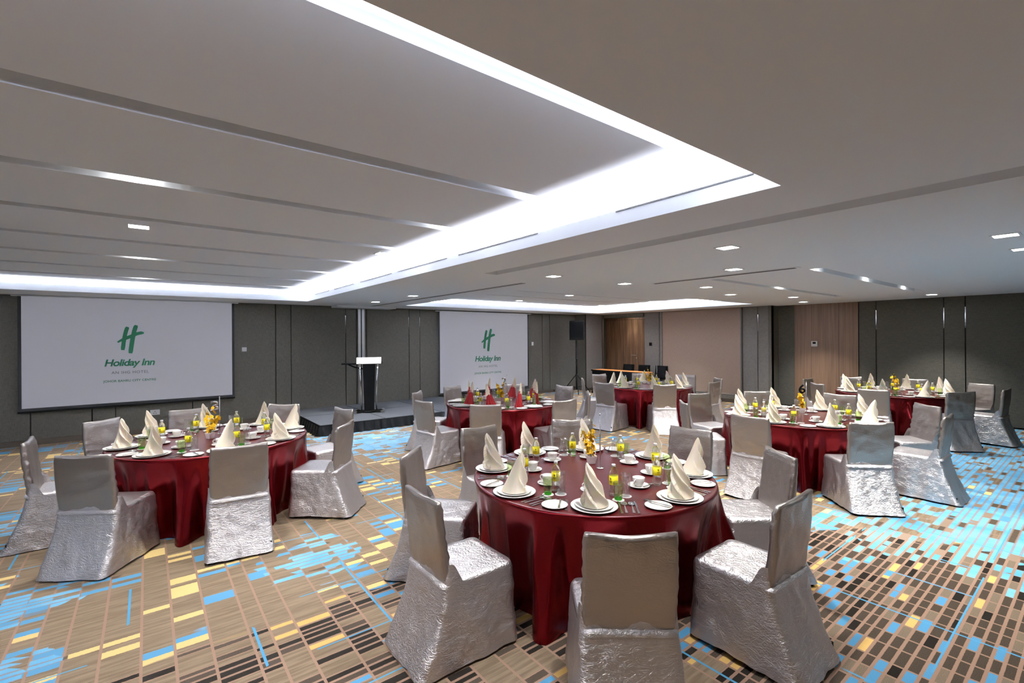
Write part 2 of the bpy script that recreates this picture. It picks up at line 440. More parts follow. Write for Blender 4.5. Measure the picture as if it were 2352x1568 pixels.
# linear air slots on the lip of the near coffer and in the ceiling
for k, (a, b_) in enumerate(((1.23, 2.2), (3.05, 4.35), (4.6, 5.9), (6.1, 7.3), (7.6, 8.6), (8.9, 9.8))):
    o = MB().box(T1[1]-.006, T1[1]-.001, a, b_, 2.697, 2.706).build('air_slot', M['groove'])
    tag(o, 'dark air slot on the big coffer lip, %s from far end' % ('sixth', 'fifth', 'fourth', 'third', 'second', 'first')[k], 'air vent', 'air slots along the coffer lip')
t = thing('air_diffuser', 'long slotted air diffuser flush in the ceiling beside the ribbed light strips', 'air vent', (5.94, 3.24, H))
bevel(MB().box(-.05, .05, -1.0, 1.0, -.008, .0).build('frame', M['ceiling'], t), .003)
for k in range(2): MB().box(-.035+.04*k, -.008+.04*k, -.96, .96, -.0095, -.0081).build('slot', M['groove'], t)
MB().box(4.285, 4.294, 5.28, 11.4, 2.596, 2.5995).build('trim_1', M['groove'])['kind'] = 'structure'
MB().box(4.346, 4.355, 5.28, 11.4, 2.596, 2.5995).build('trim_2', M['groove'])['kind'] = 'structure'

# --- front wall with operable partition panels
def panelled_wall(name, axis, pos, u0, u1, seams, z0=.095, z1=H, material='wall', depth=.04, sgn=-1, chrome=()):
    """backing at pos, panels standing proud by depth on the room side, dark gaps between"""
    def bx(a, b, z0, z1, d0, d1):
        lo, hi = sorted((pos+sgn*d0, pos+sgn*d1))
        return MB().box(a, b, lo, hi, z0, z1) if axis == 'y' else MB().box(lo, hi, a, b, z0, z1)
    w = struct(bx(u0, u1, 0, z1, -.1, 0).build(name, M['groove']))
    cuts = [u0]+sorted(seams)+[u1]
    for a, b in zip(cuts, cuts[1:]):
        bevel(bx(a+(.008 if a != u0 else 0), b-(.008 if b != u1 else 0), z0, z1, .001, depth).build('panel', M[material], w), .004)
    for s_ in seams:
        lo, hi = (1.95, 2.38)
        if s_ in chrome: bx(s_-.006, s_+.006, lo, hi, .001, depth-.01).build('seam_trim', M['chrome'], w)
    return w
SE = [-1.6, -.80, -.47, .73, 2.28, 2.60, 3.84, 5.51, 5.83, 7.2, 10.24, 10.57]
panelled_wall('wall_front', 'y', FY, LX, 11.80, [s_ for s_ in SE if not 4.1 < s_ < 4.3]+[4.10, 4.36], chrome=(3.84, 5.51, 5.83))
struct(MB().box(LX, 11.78, FY-.056, FY-.041, 0, .094).build('baseboard_front', M['baseboard']))
for x_ in (-1.6, .1, 10.72):
    o = MB().lathe([(.0, 0), (.018, .001), (.018, .012), (0, .013)], 12).build('baseboard_cap', M['black'])
    o.rotation_euler = (pi/2, 0, 0); o.location = (x_, FY-.057, .055)
    tag(o, {-1.6: 'black round cap on the baseboard near the wall corner end', .1: 'black round cap on the baseboard below the wide screen', 10.72: 'black round cap on the baseboard beside the speaker stand'}[x_], 'cap')
o = MB()
for a in (4.165, 4.262): o.box(a-.034, a+.034, FY-.075, FY-.041, .2, 2.598)
struct(o.build('trim_3', M['alu']))
struct(MB().box(4.20, 4.228, FY-.07, FY-.04, .0, 2.598).build('trim_4', M['groove']))
struct(MB().box(3.5, 4.95, 11.1, FY-.04, 2.555, 2.5995).build('ceiling_bulkhead', M['ceiling']))
# corner return, panel beside the door alcove, alcove walls, door
struct(MB().box(11.76, 11.86, 11.08, FY, 0, H).build('wall_return', M['wall']))
struct(MB().box(11.78, 12.58, 11.06, 11.16, .0, H).build('wall_alcove_left', M['panel']))
struct(MB().box(11.755, 11.778, 11.055, 11.079, 0, H).build('trim_5', M['groove']))
struct(MB().box(11.80, 12.58, 11.045, 11.059, 0, .094).build('baseboard_alcove', M['baseboard']))
struct(MB().box(12.55, 13.4, 11.50, 11.6, 0, H).build('wall_alcove_back', M['wall']))
struct(MB().box(12.585, 12.62, 11.02, 11.06, 0, H).build('trim_6', M['alu']))
struct(MB().box(13.36, 13.46, 9.2, 11.6, 0, H).build('wall_alcove_right', M['wall']))
struct(MB().box(12.74, 13.4, 9.28, 9.36, 0, H).build('wall_alcove_side', M['panel']))
struct(MB().box(12.62, 12.70, 9.37, 11.0, 2.47, H).build('trim_7', M['wall']))
d = thing('door_1', None, None, (13.3, 10.3, 0)); d['kind'] = 'structure'
bevel(MB().box(0, .05, -.22, 1.16, .01, 2.42).build('leaf', M['doorwood'], d), .003)
bevel(MB().box(0, .05, -.94, -.228, .01, 2.42).build('leaf', M['doorwood'], d), .003)
fr = MB(); fr.box(-.02, .06, 1.165, 1.22, 0, 2.48); fr.box(-.02, .06, -.94, 1.165, 2.425, 2.48); fr.build('frame', M['doorwood'], d)
hd = MB(); hd.tube([(-.0, -.14, 1.19), (-.06, -.14, 1.19)], .012); hd.tube([(-.055, -.15, 1.19), (-.058, .0, 1.192), (-.05, .02, 1.19)], .010)
hd = hd.build('handle', M['alu'], d)
lk = MB().lathe([(0, 0), (.024, .0), (.024, .01), (0, .012)], 16).build('keyhole_plate', M['alu'], d); lk.rotation_euler = (0, -pi/2, 0); lk.location = (0, -.15, 1.09)
# blind wall
panelled_wall('wall_blind', 'x', TX+.02, 5.455, 9.36, [5.51, 5.80, 6.20, 8.72, 8.80], z0=.095, sgn=-1, depth=.03, material='panel', chrome=(5.80, 5.51))
struct(MB().box(TX-.025, TX-.011, 5.46, 9.36, 0, .094).build('baseboard_blind', M['baseboard']))
struct(MB().box(TX-.06, TX-.012, 6.22, 8.70, .096, .2).build('trim_8', M['panel']))
struct(MB().box(TX-.02, RX+.1, 5.455, 5.53, 0, H).build('wall_step', M['wall']))
t = thing('roller_blind', 'wide tan fabric roller blind lowered over the wall by the door alcove', 'blind', (TX-.03, 7.46, .21))
MB().box(-.006, 0, -1.21, 1.21, .03, 2.385).build('fabric', M['blind'], t)
bevel(MB().box(-.022, .004, -1.21, 1.21, 0, .032).build('bottom_bar', M['alu'], t), .004)
for s_ in (-1, 1): bevel(MB().box(-.028, .006, s_*1.232-.018, s_*1.232+.018, 0, 2.385).build('side_rail', M['panel'], t), .004)
# right wall
panelled_wall('wall_right', 'x', RX+.04, BY, 5.455, [-2.3, -1.0, .3, 1.887, 2.213, 3.363, 3.698, 5.06], z0=.03, chrome=(3.363, 2.213, 1.887))
t = struct(MB().box(RX-.02, RX-.001, 3.70, 5.06, .0, H).build('wall_wood_panel', M['wood']))
for y in (4.087, 4.673): MB().box(RX-.021, RX-.0195, y-.003, y+.003, 0, H).build('joint', M['groove'], t)
struct(MB().box(LX-.1, LX, BY, FY, 0, H).build('wall_left', M['panel']))
struct(MB().box(LX, RX+.1, BY-.1, BY, 0, H).build('wall_rear', M['panel']))

# --- wall plates
t = thing('thermostat', 'white thermostat with dark display on the wood wall panel', 'thermostat', (RX-.021, 4.605, 1.617))
bevel(MB().box(-.022, 0, -.066, .066, -.066, .066).build('housing', M['white'], t), .004)
MB().box(-.0235, -.0221, -.035, .035, -.005, .045).build('display', M['black'], t)
for k in range(4): MB().box(-.0235, -.0221, -.045+.026*k, -.03+.026*k, -.042, -.034).build('button', M['greytext'], t)
t = thing('wall_switch', 'small black switch on the grey wall between door and blind', 'switch', (TX-.012, 9.126, 1.585))
bevel(MB().box(-.012, 0, -.05, .05, -.05, .05).build('plate', M['black'], t), .004); MB().box(-.016, -.0121, -.03, .03, -.03, .03).build('rocker', M['black_matt'], t)
def plate(name, x, z, w, h, label):
    t = thing(name, label, 'switch', (x, FY-.041, z))
    bevel(MB().box(-w/2, w/2, -.012, 0, -h/2, h/2).build('plate', M['white'], t), .003)
    return t
t = plate('wall_switch', 1.661, 1.598, .09, .09, 'white square wall plate beside the wide projection screen'); MB().box(-.028, .028, -.015, -.0121, -.028, .028).build('rocker', M['white'], t)
t = plate('wall_switch', 9.812, 1.62, .075, .115, 'white upright wall plate beside the tall projection screen'); MB().box(-.02, .02, -.015, -.0121, -.03, .03).build('rocker', M['white'], t)
t = plate('wall_socket', .121, .397, .15, .10, 'white wall socket below the wide projection screen')
t['category'] = 'socket'
for dx, dz in ((0, .018), (-.018, -.016), (.018, -.016)): MB().box(dx-.006, dx+.006, -.0131, -.0121, dz-.006, dz+.006).build('slot', M['black'], t)
MB().box(.035, .055, -.016, -.0121, .005, .03).build('rocker', M['white'], t)

# ------------------------------------------------------------------ projection screens
def bez(pts, n=10):
    out = []
    for k in range(0, len(pts)-1, 3):
        p0, p1, p2, p3 = pts[k:k+4]
        for i in range(n):
            t = i/n; out.append(tuple((1-t)**3*a+3*(1-t)**2*t*b+3*(1-t)*t*t*c+t**3*d for a, b, c, d in zip(p0, p1, p2, p3)))
    out.append(pts[-1]); return out
def stroke(b, line, w, y):
    """thick stroke with tapering widths as a flat solid"""
    n = len(line); L, R = [], []
    for i, p in enumerate(line):
        a, c = line[max(i-1, 0)], line[min(i+1, n-1)]
        dx, dz = c[0]-a[0], c[1]-a[1]; l = hypot(dx, dz) or 1
        ww = w(i/(n-1)); L.append((p[0]-dz/l*ww, p[1]+dx/l*ww)); R.append((p[0]+dz/l*ww, p[1]-dx/l*ww))
    y -= .0006*len(b.f)/400
    for i in range(n-1):
        b.prism([L[i], L[i+1], R[i+1], R[i]], y-.001, y, 'y')
def text(body, name, m, parent, x0, x1, z, y, bold=0., shear=0., space=1., height=None):
    cu = bpy.data.curves.new(name, 'FONT'); cu.body = body; cu.size = 1; cu.offset = bold; cu.shear = shear; cu.space_character = space; cu.extrude = .0
    o = bpy.data.objects.new(name, cu); C.objects.link(o)
    bpy.context.view_layer.update()
    me = bpy.data.meshes.new_from_object(o.evaluated_get(bpy.context.evaluated_depsgraph_get()))
    bpy.data.objects.remove(o)
    xs_ = [v.co.x for v in me.vertices]; a, b_ = min(xs_), max(xs_); s_ = (x1-x0)/(b_-a)
    for v in me.vertices: v.co = ((v.co.x-a)*s_+x0, y, z+v.co.y*(s_ if height is None else height))
    me.name = name; me.materials.clear(); me.materials.append(m)
    o = bpy.data.objects.new(name, me); C.objects.link(o); o.parent = parent; return o
def screen(label, x0, x1, z0, z1, lx, k, dz):
    """k: size of the picture against the wide screen's; lx, dz: shift of its centre"""
    cx = (x0+x1)/2; t = thing('projection_screen', label, 'projection screen', (cx, 11.5, z0-.05))
    off = z0-.05
    MB().box(x0-cx, x1-cx, -.001, .001, .05, z1-off).build('picture_area', M['screen'], t)
    b = MB(); w_ = .045
    b.box(x0-cx-w_, x0-cx, -.0015, .0015, 0, z1-off); b.box(x1-cx, x1-cx+w_, -.0015, .0015, 0, z1-off); b.box(x0-cx, x1-cx, -.0015, .0015, .0, .05)
    b.build('border', M['screen_edge'], t)
    bevel(MB().box(x0-cx-.05, x1-cx+.05, -.012, .012, -.03, .0).build('bottom_bar', M['black'], t), .004)
    bevel(MB().box(x0-cx-.12, x1-cx+.12, -.05, .05, z1-off, z1-off+.02).build('case', M['ceiling'], t), .004)
    f = lambda x, z: (lx-cx+(x+.246)*k, (z-1.55)*k+1.55+dz-off)
    y = -.0025
    b = MB()
    stroke(b, [f(*p) for p in bez([(-.283, 2.062), (-.32, 1.99), (-.345, 1.78), (-.358, 1.625)], 12)], lambda s_: (.031 if s_ > .06 else .02)*k*(1 if s_ < .97 else .8), y)
    stroke(b, [f(*p) for p in bez([(-.155, 2.096), (-.20, 1.98), (-.225, 1.75), (-.245, 1.562)], 12)], lambda s_: (.034 if s_ > .06 else .022)*k*(1 if s_ < .97 else .8), y)
    stroke(b, [f(*p) for p in bez([(-.432, 1.772), (-.36, 1.83), (-.27, 1.865), (-.20, 1.905), (-.14, 1.94), (-.09, 1.955), (-.042, 1.948)], 9)], lambda s_: (.014+.016*min(1, s_*4))*k*(1 if s_ < .93 else .6), y)
    b.build('logo_mark', M['green'], t)
    a = f(-.621, 1.33); c = f(.125, 1.33); text('Holiday Inn', 'lettering', M['green'], t, a[0], c[0], a[1], y, .028, .22, .93)
    a = f(-.523, 1.181); c = f(.029, 1.18); text('AN IHG HOTEL', 'lettering', M['greytext'], t, a[0], c[0], a[1], y, .008, 0, 1.15)
    a = f(-.641, 1.029); c = f(.139, 1.03); text('JOHOR BAHRU CITY CENTRE', 'lettering', M['green'], t, a[0], c[0], a[1], y, .018, 0, 1.05)
screen('wide pull-down projection screen showing a large green logo', -1.695, 1.425, .645, 2.575, -.246, 1., 0.)
screen('tall pull-down projection screen behind the table of red napkins', 6.406, 9.556, .29, 2.555, 8.03, 1.245, -.145)

# ------------------------------------------------------------------ stage
SX_ = (2.53, 3.81, 5.12, 6.41); SY_ = (9.1, 10.37, 11.54)
for i in range(3):
    for j in range(2):
        x0, x1, y0, y1 = SX_[i], SX_[i+1], SY_[j], SY_[j+1]
        t = thing('stage_deck', 'grey carpeted stage deck, %s row, %s from the lectern end' % (('front', 'back')[j], ('first', 'second', 'third')[i]), 'stage deck', (x0, y0, 0), 0, 'carpeted stage decks')
        MB().box(.012, x1-x0-.012, .012, y1-y0-.012, .165, .2).build('carpet_top', M['stagecarpet'], t)
        bevel(MB().box(.003, x1-x0-.003, .003, y1-y0-.003, .13, .192).build('edge_frame', M['black'], t), .003)
        for a in (.1, x1-x0-.1):
            for c in (.1, y1-y0-.1): MB().box(a-.025, a+.025, c-.025, c+.025, 0, .13).build('leg', M['black'], t)
def skirt(pts, name, label):
    b = MB(); P = [[], [], [], [], []]; L = 0
    for k in range(len(pts)-1):
        (ax, ay), (bx, by) = pts[k], pts[k+1]; d_ = hypot(bx-ax, by-ay); n = int(d_/.018)
        nx, ny = (by-ay)/d_, -(bx-ax)/d_
        for i in range(n+1):
            s_ = L+d_*i/n; x, y = ax+(bx-ax)*i/n, ay+(by-ay)*i/n
            w_ = .5+.5*sin(s_*38+2.5*noise.noise((s_*3, 0, 0)))
            for r in range(5):
                q = r/4; o_ = .004+(.008+.05*q)*w_*(.6+.8*noise.noise((s_*2, q, 3))**2)+.03*q
                P[r].append((x+nx*o_, y+ny*o_, .185-.183*q))
        L += d_
    o = b.grid(P).build(name, M['black_satin'])
    return tag(o, label, 'stage skirt')
skirt([(2.515, 11.5), (2.515, 9.085), (6.42, 9.085), (6.42, 11.5)], 'stage_skirt', 'pleated black satin skirt hung around the low stage')

# ------------------------------------------------------------------ lectern
t = thing('lectern', 'black lectern with curved chrome rods and white front panel on stage', 'lectern', (3.86, 10.1, .2), radians(-24))
b = MB()
for a in (30, 150, 210, 330):
    A = radians(a); b.tube([(0, 0, .03), (.32*cos(A), .30*sin(A), .02)], [.06, .035], 8, True, .4)
b.lathe([(0, 0), (.15, .0), (.15, .03), (.0, .05)], 20)
b.build('base', M['black'], t)
for a in (30, 150, 210, 330):
    A = radians(a); o = MB().box(-.035, .035, -.03, .03, 0, .045).build('foot_cap', M['alu'], t); o.location = (.33*cos(A), .31*sin(A), 0); o.rotation_euler = (0, 0, A)
bevel(recalc(MB().add([(-.10, -.07, .04), (.10, -.07, .04), (.10, .07, .04), (-.10, .07, .04), (-.135, -.05, 1.06), (.135, -.05, 1.06), (.135, .12, 1.06), (-.135, .12, 1.06)],
    [(3, 2, 1, 0), (4, 5, 6, 7), (0, 1, 5, 4), (1, 2, 6, 5), (2, 3, 7, 6), (3, 0, 4, 7)]).build('column', M['black'], t)), .006)
for s_ in (-1, 1):
    MB().tube([(s_*.16, -.05, .03), (s_*.155, -.14, .25), (s_*.16, -.19, .5), (s_*.17, -.17, .78), (s_*.19, -.09, 1.07)], .016, 10).build('rod', M['chrome'], t)
bevel(MB().box(-.28, .28, -.05, .36, 1.06, 1.09).build('reading_desk', M['black'], t), .005)
o = bevel(MB().box(-.26, .26, -.012, .0, -.03, .115).build('front_panel', M['china'], t), .002); o.location = (0, -.08, 1.09); o.rotation_euler = (radians(-18), 0, 0)
bevel(MB().box(-.58, -.28, .02, .26, 1.045, 1.075).build('side_shelf', M['black'], t), .004)
MB().tube([(-.45, .14, 1.045), (-.30, .1, .98), (-.14, .06, .95)], .014).build('shelf_arm', M['black'], t)

# ------------------------------------------------------------------ loudspeaker on its stand
t = thing('speaker_stand', 'black tripod stand carrying the loudspeaker beside the tall screen', 'stand', (11.0, 10.75, 0), radians(20))
MB().tube([(0, 0, .12), (0, 0, 1.72)], .02).build('pole', M['black'], t)
MB().lathe([(0, 0), (.035, 0), (.035, .07), (0, .07)], 14, (0, 0, .57)).build('collar', M['black'], t)
MB().lathe([(0, 0), (.03, 0), (.03, .06), (0, .06)], 14, (0, 0, 1.1)).build('clamp', M['black'], t)
for a in (90, 210, 330):
    A = radians(a); MB().tube([(.03*cos(A), .03*sin(A), .6), (.52*cos(A), .52*sin(A), .02)], .014).build('leg', M['black'], t)
    MB().tube([(.02*cos(A), .02*sin(A), .2), (.32*cos(A), .32*sin(A), .25)], .009).build('brace', M['black'], t)
t = thing('loudspeaker', 'black box loudspeaker raised on a tripod stand in the room corner', 'loudspeaker', (11.0, 10.75, 1.73), radians(-42))
bevel(recalc(MB().prism([(-.24, -.17), (.24, -.17), (.17, .19), (-.17, .19)], 0, .62).build('cabinet', M['black'], t)), .02, 3)
MB().box(-.21, .21, -.176, -.171, .04, .58).build('grille', M['black_matt'], t)
MB().box(-.04, .04, -.178, -.1761, .055, .07).build('badge', M['black'], t)

# ------------------------------------------------------------------ desk and black chairs by the door
t = thing('desk', 'black desk with orange wood top in front of the alcove door', 'desk', (11.72, 9.58, 0))
bevel(MB().box(-.22, .26, -1.02, 1.0, .735, .762).build('desk_top', M['desk'], t), .003)
MB().box(-.225, -.221, -1.02, 1.0, .72, .764).build('edge_strip', M['black'], t)
MB().box(-.2, -.17, -.94, .92, .12, .73).build('modesty_panel', M['black'], t)
for y in (-.97, .93):
    MB().box(-.2, .24, y, y+.05, .04, .735).build('leg', M['black'], t)
    MB().box(-.22, .28, y-.01, y+.06, 0, .04).build('foot', M['black'], t)
for k in range(3):
    MB().box(-.2045, -.201, .35, .6, .58-.1*k, .59-.1*k).build('slot', M['alu'], t)
t = thing('office_chair', 'x', 'chair', (0, 0, 0), 0)
b = MB(); P = []
for j in range(9):
    v = j/8; z = .52+.4*v; P.append([(x*.225*(1-.06*v), .235+.05*v+.03*(x*x), z) for x in (-1, -.6, -.2, .2, .6, 1)])
o = b.grid(P).build('backrest', M['black_matt'], t); o.modifiers.new('solid', 'SOLIDIFY').thickness = .035
bevel(MB().box(-.23, .23, -.23, .2, .42, .48).build('seat', M['black_matt'], t), .015, 3)
for sx in (-1, 1):
    MB().tube([(sx*.2, -.2, .42), (sx*.21, -.22, .0)], .012).build('leg', M['black'], t)
    MB().tube([(sx*.2, .25, .62), (sx*.2, .2, .42), (sx*.21, .26, .0)], .012).build('leg', M['black'], t)
OC = Proto(t)
for y, lab in ((9.92, 'black office chair at the desk end beside the speaker stand'), (9.3, 'black office chair in the middle behind the desk'), (8.66, 'black office chair at the desk end beside the blind')):
    OC.put((12.27, y, 0), radians(-90), lab, 'black chairs behind the desk')

# ------------------------------------------------------------------ covered banquet chairs
def rrect(hx, y0, y1, r, n):
    """n points along a rounded rectangle, counter-clockwise from the middle of the front"""
    cy = (y0+y1)/2; hy = (y1-y0)/2; out = []
    per = 2*(hx+hy)*2
    for i in range(n):
        s_ = per*i/n
        # start middle of front side (y1), go towards -x
        seq = [(hx, (-1, 0)), (2*hy, (0, -1)), (2*hx, (1, 0)), (2*hy, (0, 1)), (hx, (-1, 0))]
        x, y = 0., hy; rem = s_
        for L, (dx, dy) in seq:
            if rem <= L: x += dx*rem; y += dy*rem; break
            x += dx*L; y += dy*L; rem -= L
        # soften corners
        ax, ay = abs(x)-(hx-r), abs(y)-(hy-r)
        if ax > 0 and ay > 0:
            k = r/max(hypot(ax, ay), 1e-6)
            if k < 1: x = math.copysign(hx-r+ax*k, x); y = math.copysign(hy-r+ay*k, y)
        out.append((x, cy+y))
    return out
def make_chair(seed):
    R = random.Random(seed); so = seed*11.3
    nz = lambda x, y, z, f=1.: noise.noise((x*f+so, y*f, z*f))
    root = thing('banquet_chair', 'x', 'chair')
    # backrest: slab leaning away from the table, slightly wider at the top
    P = []; NV = 26
    ear = (R.uniform(-.004, .012), R.uniform(-.004, .012))
    for j in range(NV+1):
        v = j/NV; z = .405+(.905-.405)*v
        yc = .052*(1-v)**1.4; hx = .208+.008*sin(v*pi)+.006*v; th = .056-.012*v
        if v > .95: th *= .82; hx -= .004
        ring = []
        for i, (x, y) in enumerate(rrect(hx, yc, yc+th, .02, 44)):
            zz = z+(.011*abs(x/hx)**4*(v**6))+(ear[0] if x < 0 else ear[1])*(v**8)*abs(x/hx)**2
            f = .007*nz(x, y*2, z, 9)+.004*nz(x, y, z, 22)
            edge = max(0, abs(x)-hx*.75)/(hx*.25)
            f += .006*edge*sin(z*90+so)*max(0, nz(z*4, so, 1)+.25)
            ring.append((x+f*(1 if x > 0 else -1)*.8, y+f, zz))
        P.append(ring)
    b = MB().grid(P, True)
    top = P[-1]; c_ = (0, sum(p[1] for p in top)/len(top), .907+.002)
    o = len(b.v)-len(top); b.v.append(c_); q = len(b.v)-1
    for i in range(len(top)): b.f.append([o+i, o+(i+1) % len(top), q]); b.sm.append(True)
    recalc(b.build('backrest', M['satin_back'], root))
    # seat cushion cover
    n = 88; rings = []
    E0 = rrect(.222, .02, .505, .045, n)
    for k in range(9):
        s_ = k/8
        if k < 7:
            r_ = s_/0.75*.97
            rings.append([(x*min(1, r_), .27+(y-.27)*min(1, r_), .478+.006*(1-r_)**2*0-.012*max(0, r_-.8)**1+.004*nz(x*r_, y*r_, 0, 9)) for x, y in E0])
        else:
            d_ = (k-6)/2
            rings.append([(x*(1.0+.012*d_), .27+(y-.27)*(1.0+.01*d_), .474-.022*d_) for x, y in E0])
    recalc(MB().grid(rings, True).build('seat', M['satin'], root))
    # skirt falling to the floor, flared at the back
    n = 176; rows = 22; P = []
    T0 = rrect(.2255, .048, .509, .04, n); B0 = rrect(.252, -.125, .525, .05, n)
    hem = R.uniform(.012, .022)
    tilt = (R.uniform(-.02, .012), R.uniform(-.02, .02))
    for j in range(rows+1):
        v = j/rows; ring = []
        for i in range(n):
            x0, y0 = T0[i]; x1, y1 = B0[i]
            rear = max(0, min(1, (.30-y1)/.42))
            e = v**(1.0+.75*rear)
            x, y = x0+(x1-x0)*e, y0+(y1-y0)*e
            bk = max(0, min(1, (.17-y0)/.09)); bk = bk*bk*(3-2*bk); z0_ = .452+.125*bk; x0 *= 1-.085*bk
            z = z0_+(hem+.022*(1-rear)*abs(nz(i*.03, 2, 0))-z0_)*v
            z += (tilt[0]*x/.25+tilt[1]*(y-.2)/.4)*v*.35 if v > .8 else 0
            nx, ny = x/.24, (y-.2)/.34; l_ = hypot(nx, ny) or 1
            f = (.012*nz(x*5, y*5, z*1.6, 1.7)+.007*nz(x, y, z, 16)*1.+.003*nz(x, y, z, 38))*min(1, v*3+.12)
            corner = max(0, 1-abs(abs(x)-.24)/.06)*max(0, 1-abs(y+.07)/.12)
            f += .012*corner*sin(v*14+so)*v*(1-v)*2
            ring.append((x+nx/l_*f, y+ny/l_*f, max(z, .008)))
        P.append(ring)
    recalc(MB().grid(P, True).build('skirt', M['satin'], root))
    for sx in (-1, 1):
        MB().box(sx*.215-.014, sx*.215+.014, -.085, -.055, 0, .09).build('leg', M['black'], root)
        MB().box(sx*.19-.014, sx*.19+.014, .44, .47, 0, .09).build('leg', M['black'], root)
    return Proto(root)
CH = [make_chair(k) for k in (1, 2, 3, 4)]

TABLES = {
 'N': dict(c=(2.73, 2.52), front=-135, name='foreground table', seats={-135: (1.70, 1.33, -129), 180: (1.22, 2.44, 179.5), 135: (1.63, 3.44, 134), 90: (2.62, 3.93, 92), 45: (3.62, 3.62, 56), 0: (4.19, 2.55, 7), -45: (3.86, 1.58, -39), -90: (2.80, 1.07, -91)}),
 'L': dict(c=(.57, 5.96), front=-90, name='table three', seats={180: (-.83, 5.96, 179), -135: (-.32, 5.0, -124), -90: (.61, 4.62, -95), -45: (1.66, 4.97, -40), 0: (1.92, 6.05, 12), 135: (-.33, 6.91, 135), 90: (.43, 7.30, 96), 45: (1.48, 7.03, 55)}),
 'M': dict(c=(4.62, 6.22), front=-135, name='table two', seats={135: (3.53, 7.16, 134), 180: (3.09, 6.06, -172), -135: (3.57, 5.19, -131), -90: (4.68, 4.84, -95), 0: (6.1, 6.26, 3), 90: (4.51, 7.53, 103), 45: (5.63, 7.21, 53), -45: (5.66, 5.25, -42)}),
 'C': dict(c=(8.58, 6.25), front=-135, name='table before the blind', seats={90: (8.64, 7.71, 82), 45: (9.65, 7.25, 52), 0: (10.07, 6.25, 20), 180: (7.06, 6.17, -173), -135: (7.64, 5.18, -131.5), -90: (8.79, 4.86, -89), -45: (9.74, 5.27, -40.5), 135: (7.48, 7.15, 138)}),
 'R': dict(c=(6.80, 2.58), front=-135, name='table six', seats={135: (5.74, 3.63, 134), 90: (6.85, 4.05, 72), 180: (5.29, 2.52, -179), -135: (5.85, 1.55, -134), -90: (6.93, 1.12, -90), -45: (7.9, 1.48, -42), 45: (7.83, 3.6, 48), 0: (8.35, 2.6, 12)}),
 'F': dict(c=(10.98, 2.55), front=180, name='table by the far wall', seats={135: (9.88, 3.44, 139), 90: (10.93, 4.0, 88), 180: (9.49, 2.48, -168), -135: (10.05, 1.51, -131), 45: (11.99, 3.52, 43), 0: (12.43, 2.55, 22), -45: (12.08, 1.52, -28), -90: (11.1, 1.09, -95)}),
}
SEATNAME = ['front', 'front right', 'right', 'back right', 'back', 'back left', 'left', 'front left']
def seat_name(tb, a): return SEATNAME[int(round(((a-tb['front']) % 360)/45)) % 8]
ci = 0
for key, tb in TABLES.items():
    for a, (x, y, out) in tb['seats'].items():
        r = random.Random(key+str(a)); ci += 1
        dx, dy = x-tb['c'][0], y-tb['c'][1]; d_ = hypot(dx, dy); d2 = max(1.43, min(1.60, d_))
        x, y = tb['c'][0]+dx/d_*d2, tb['c'][1]+dy/d_*d2; tb['seats'][a] = (x, y, out)
        CH[ci % 4].put((x, y, 0), radians(out+90), 'silver satin covered chair, %s seat, %s' % (seat_name(tb, a), tb['name']), 'covered chairs around ' + tb['name'])

# ------------------------------------------------------------------ tablecloths
def cloth(key, tb):
    R = random.Random(key); ph = [R.uniform(0, 6.28) for _ in range(6)]
    angs = [atan2(q[1]-tb['c'][1], q[0]-tb['c'][0]) for q in tb['seats'].values()]
    n = 480; P = []; RT = .905
    for k in range(5): P.append([(RT*.985*(k+.02)/4.02*cos(2*pi*i/n), RT*.985*(k+.02)/4.02*sin(2*pi*i/n), .75) for i in range(n)])
    for k, (rr, zz) in enumerate(((RT*.994, .7495), (RT, .746), (RT+.004, .738))): P.append([(rr*cos(2*pi*i/n), rr*sin(2*pi*i/n), zz) for i in range(n)])
    rows = 26
    for j in range(1, rows+1):
        v = j/rows; ring = []
        for i in range(n):
            a = 2*pi*i/n
            dmin = min(abs((a-q+pi) % (2*pi)-pi) for q in angs)      # angle to the nearest chair
            free = max(0., min(1., (dmin-.235)/.155)); free = free*free*(3-2*free)
            w_ = sin(13*a+ph[0]+1.4*sin(2*a+ph[1]))*.45+(1-2*abs(sin(11*a+ph[2]+.9*sin(3*a+ph[3]))))*.40+sin(37*a+ph[4]+2*sin(5*a))*.2
            amp = (.030+.055*free)*min(1., v*2.2)**1.1
            r_ = RT+.004+v**1.1*(.14*free-.085*(1-free))-.02*min(1, v*4)+amp*w_+.014*noise.noise((cos(a)*4, sin(a)*4, v*2.5+ph[5]))*v
            if v < .62: r_ = min(r_, RT+.004+.10*v+.2*free*v)
            ring.append((r_*cos(a), r_*sin(a), .738-.734*v))
        P.append(ring)
    b = MB().grid(P, True); b.f.append(list(range(n-1, -1, -1))); b.sm.append(True)
    o = recalc(b.build('tablecloth', [M['red'], M['redtop']]))
    for p in o.data.polygons:
        if p.center.z > .747: p.material_index = 1
    o.location = (tb['c'][0], tb['c'][1], 0)
    return tag(o, 'wine red satin cloth draped to the floor over the '+('round '+tb['name']), 'tablecloth', 'satin tablecloths')
for key, tb in TABLES.items(): cloth(key, tb)

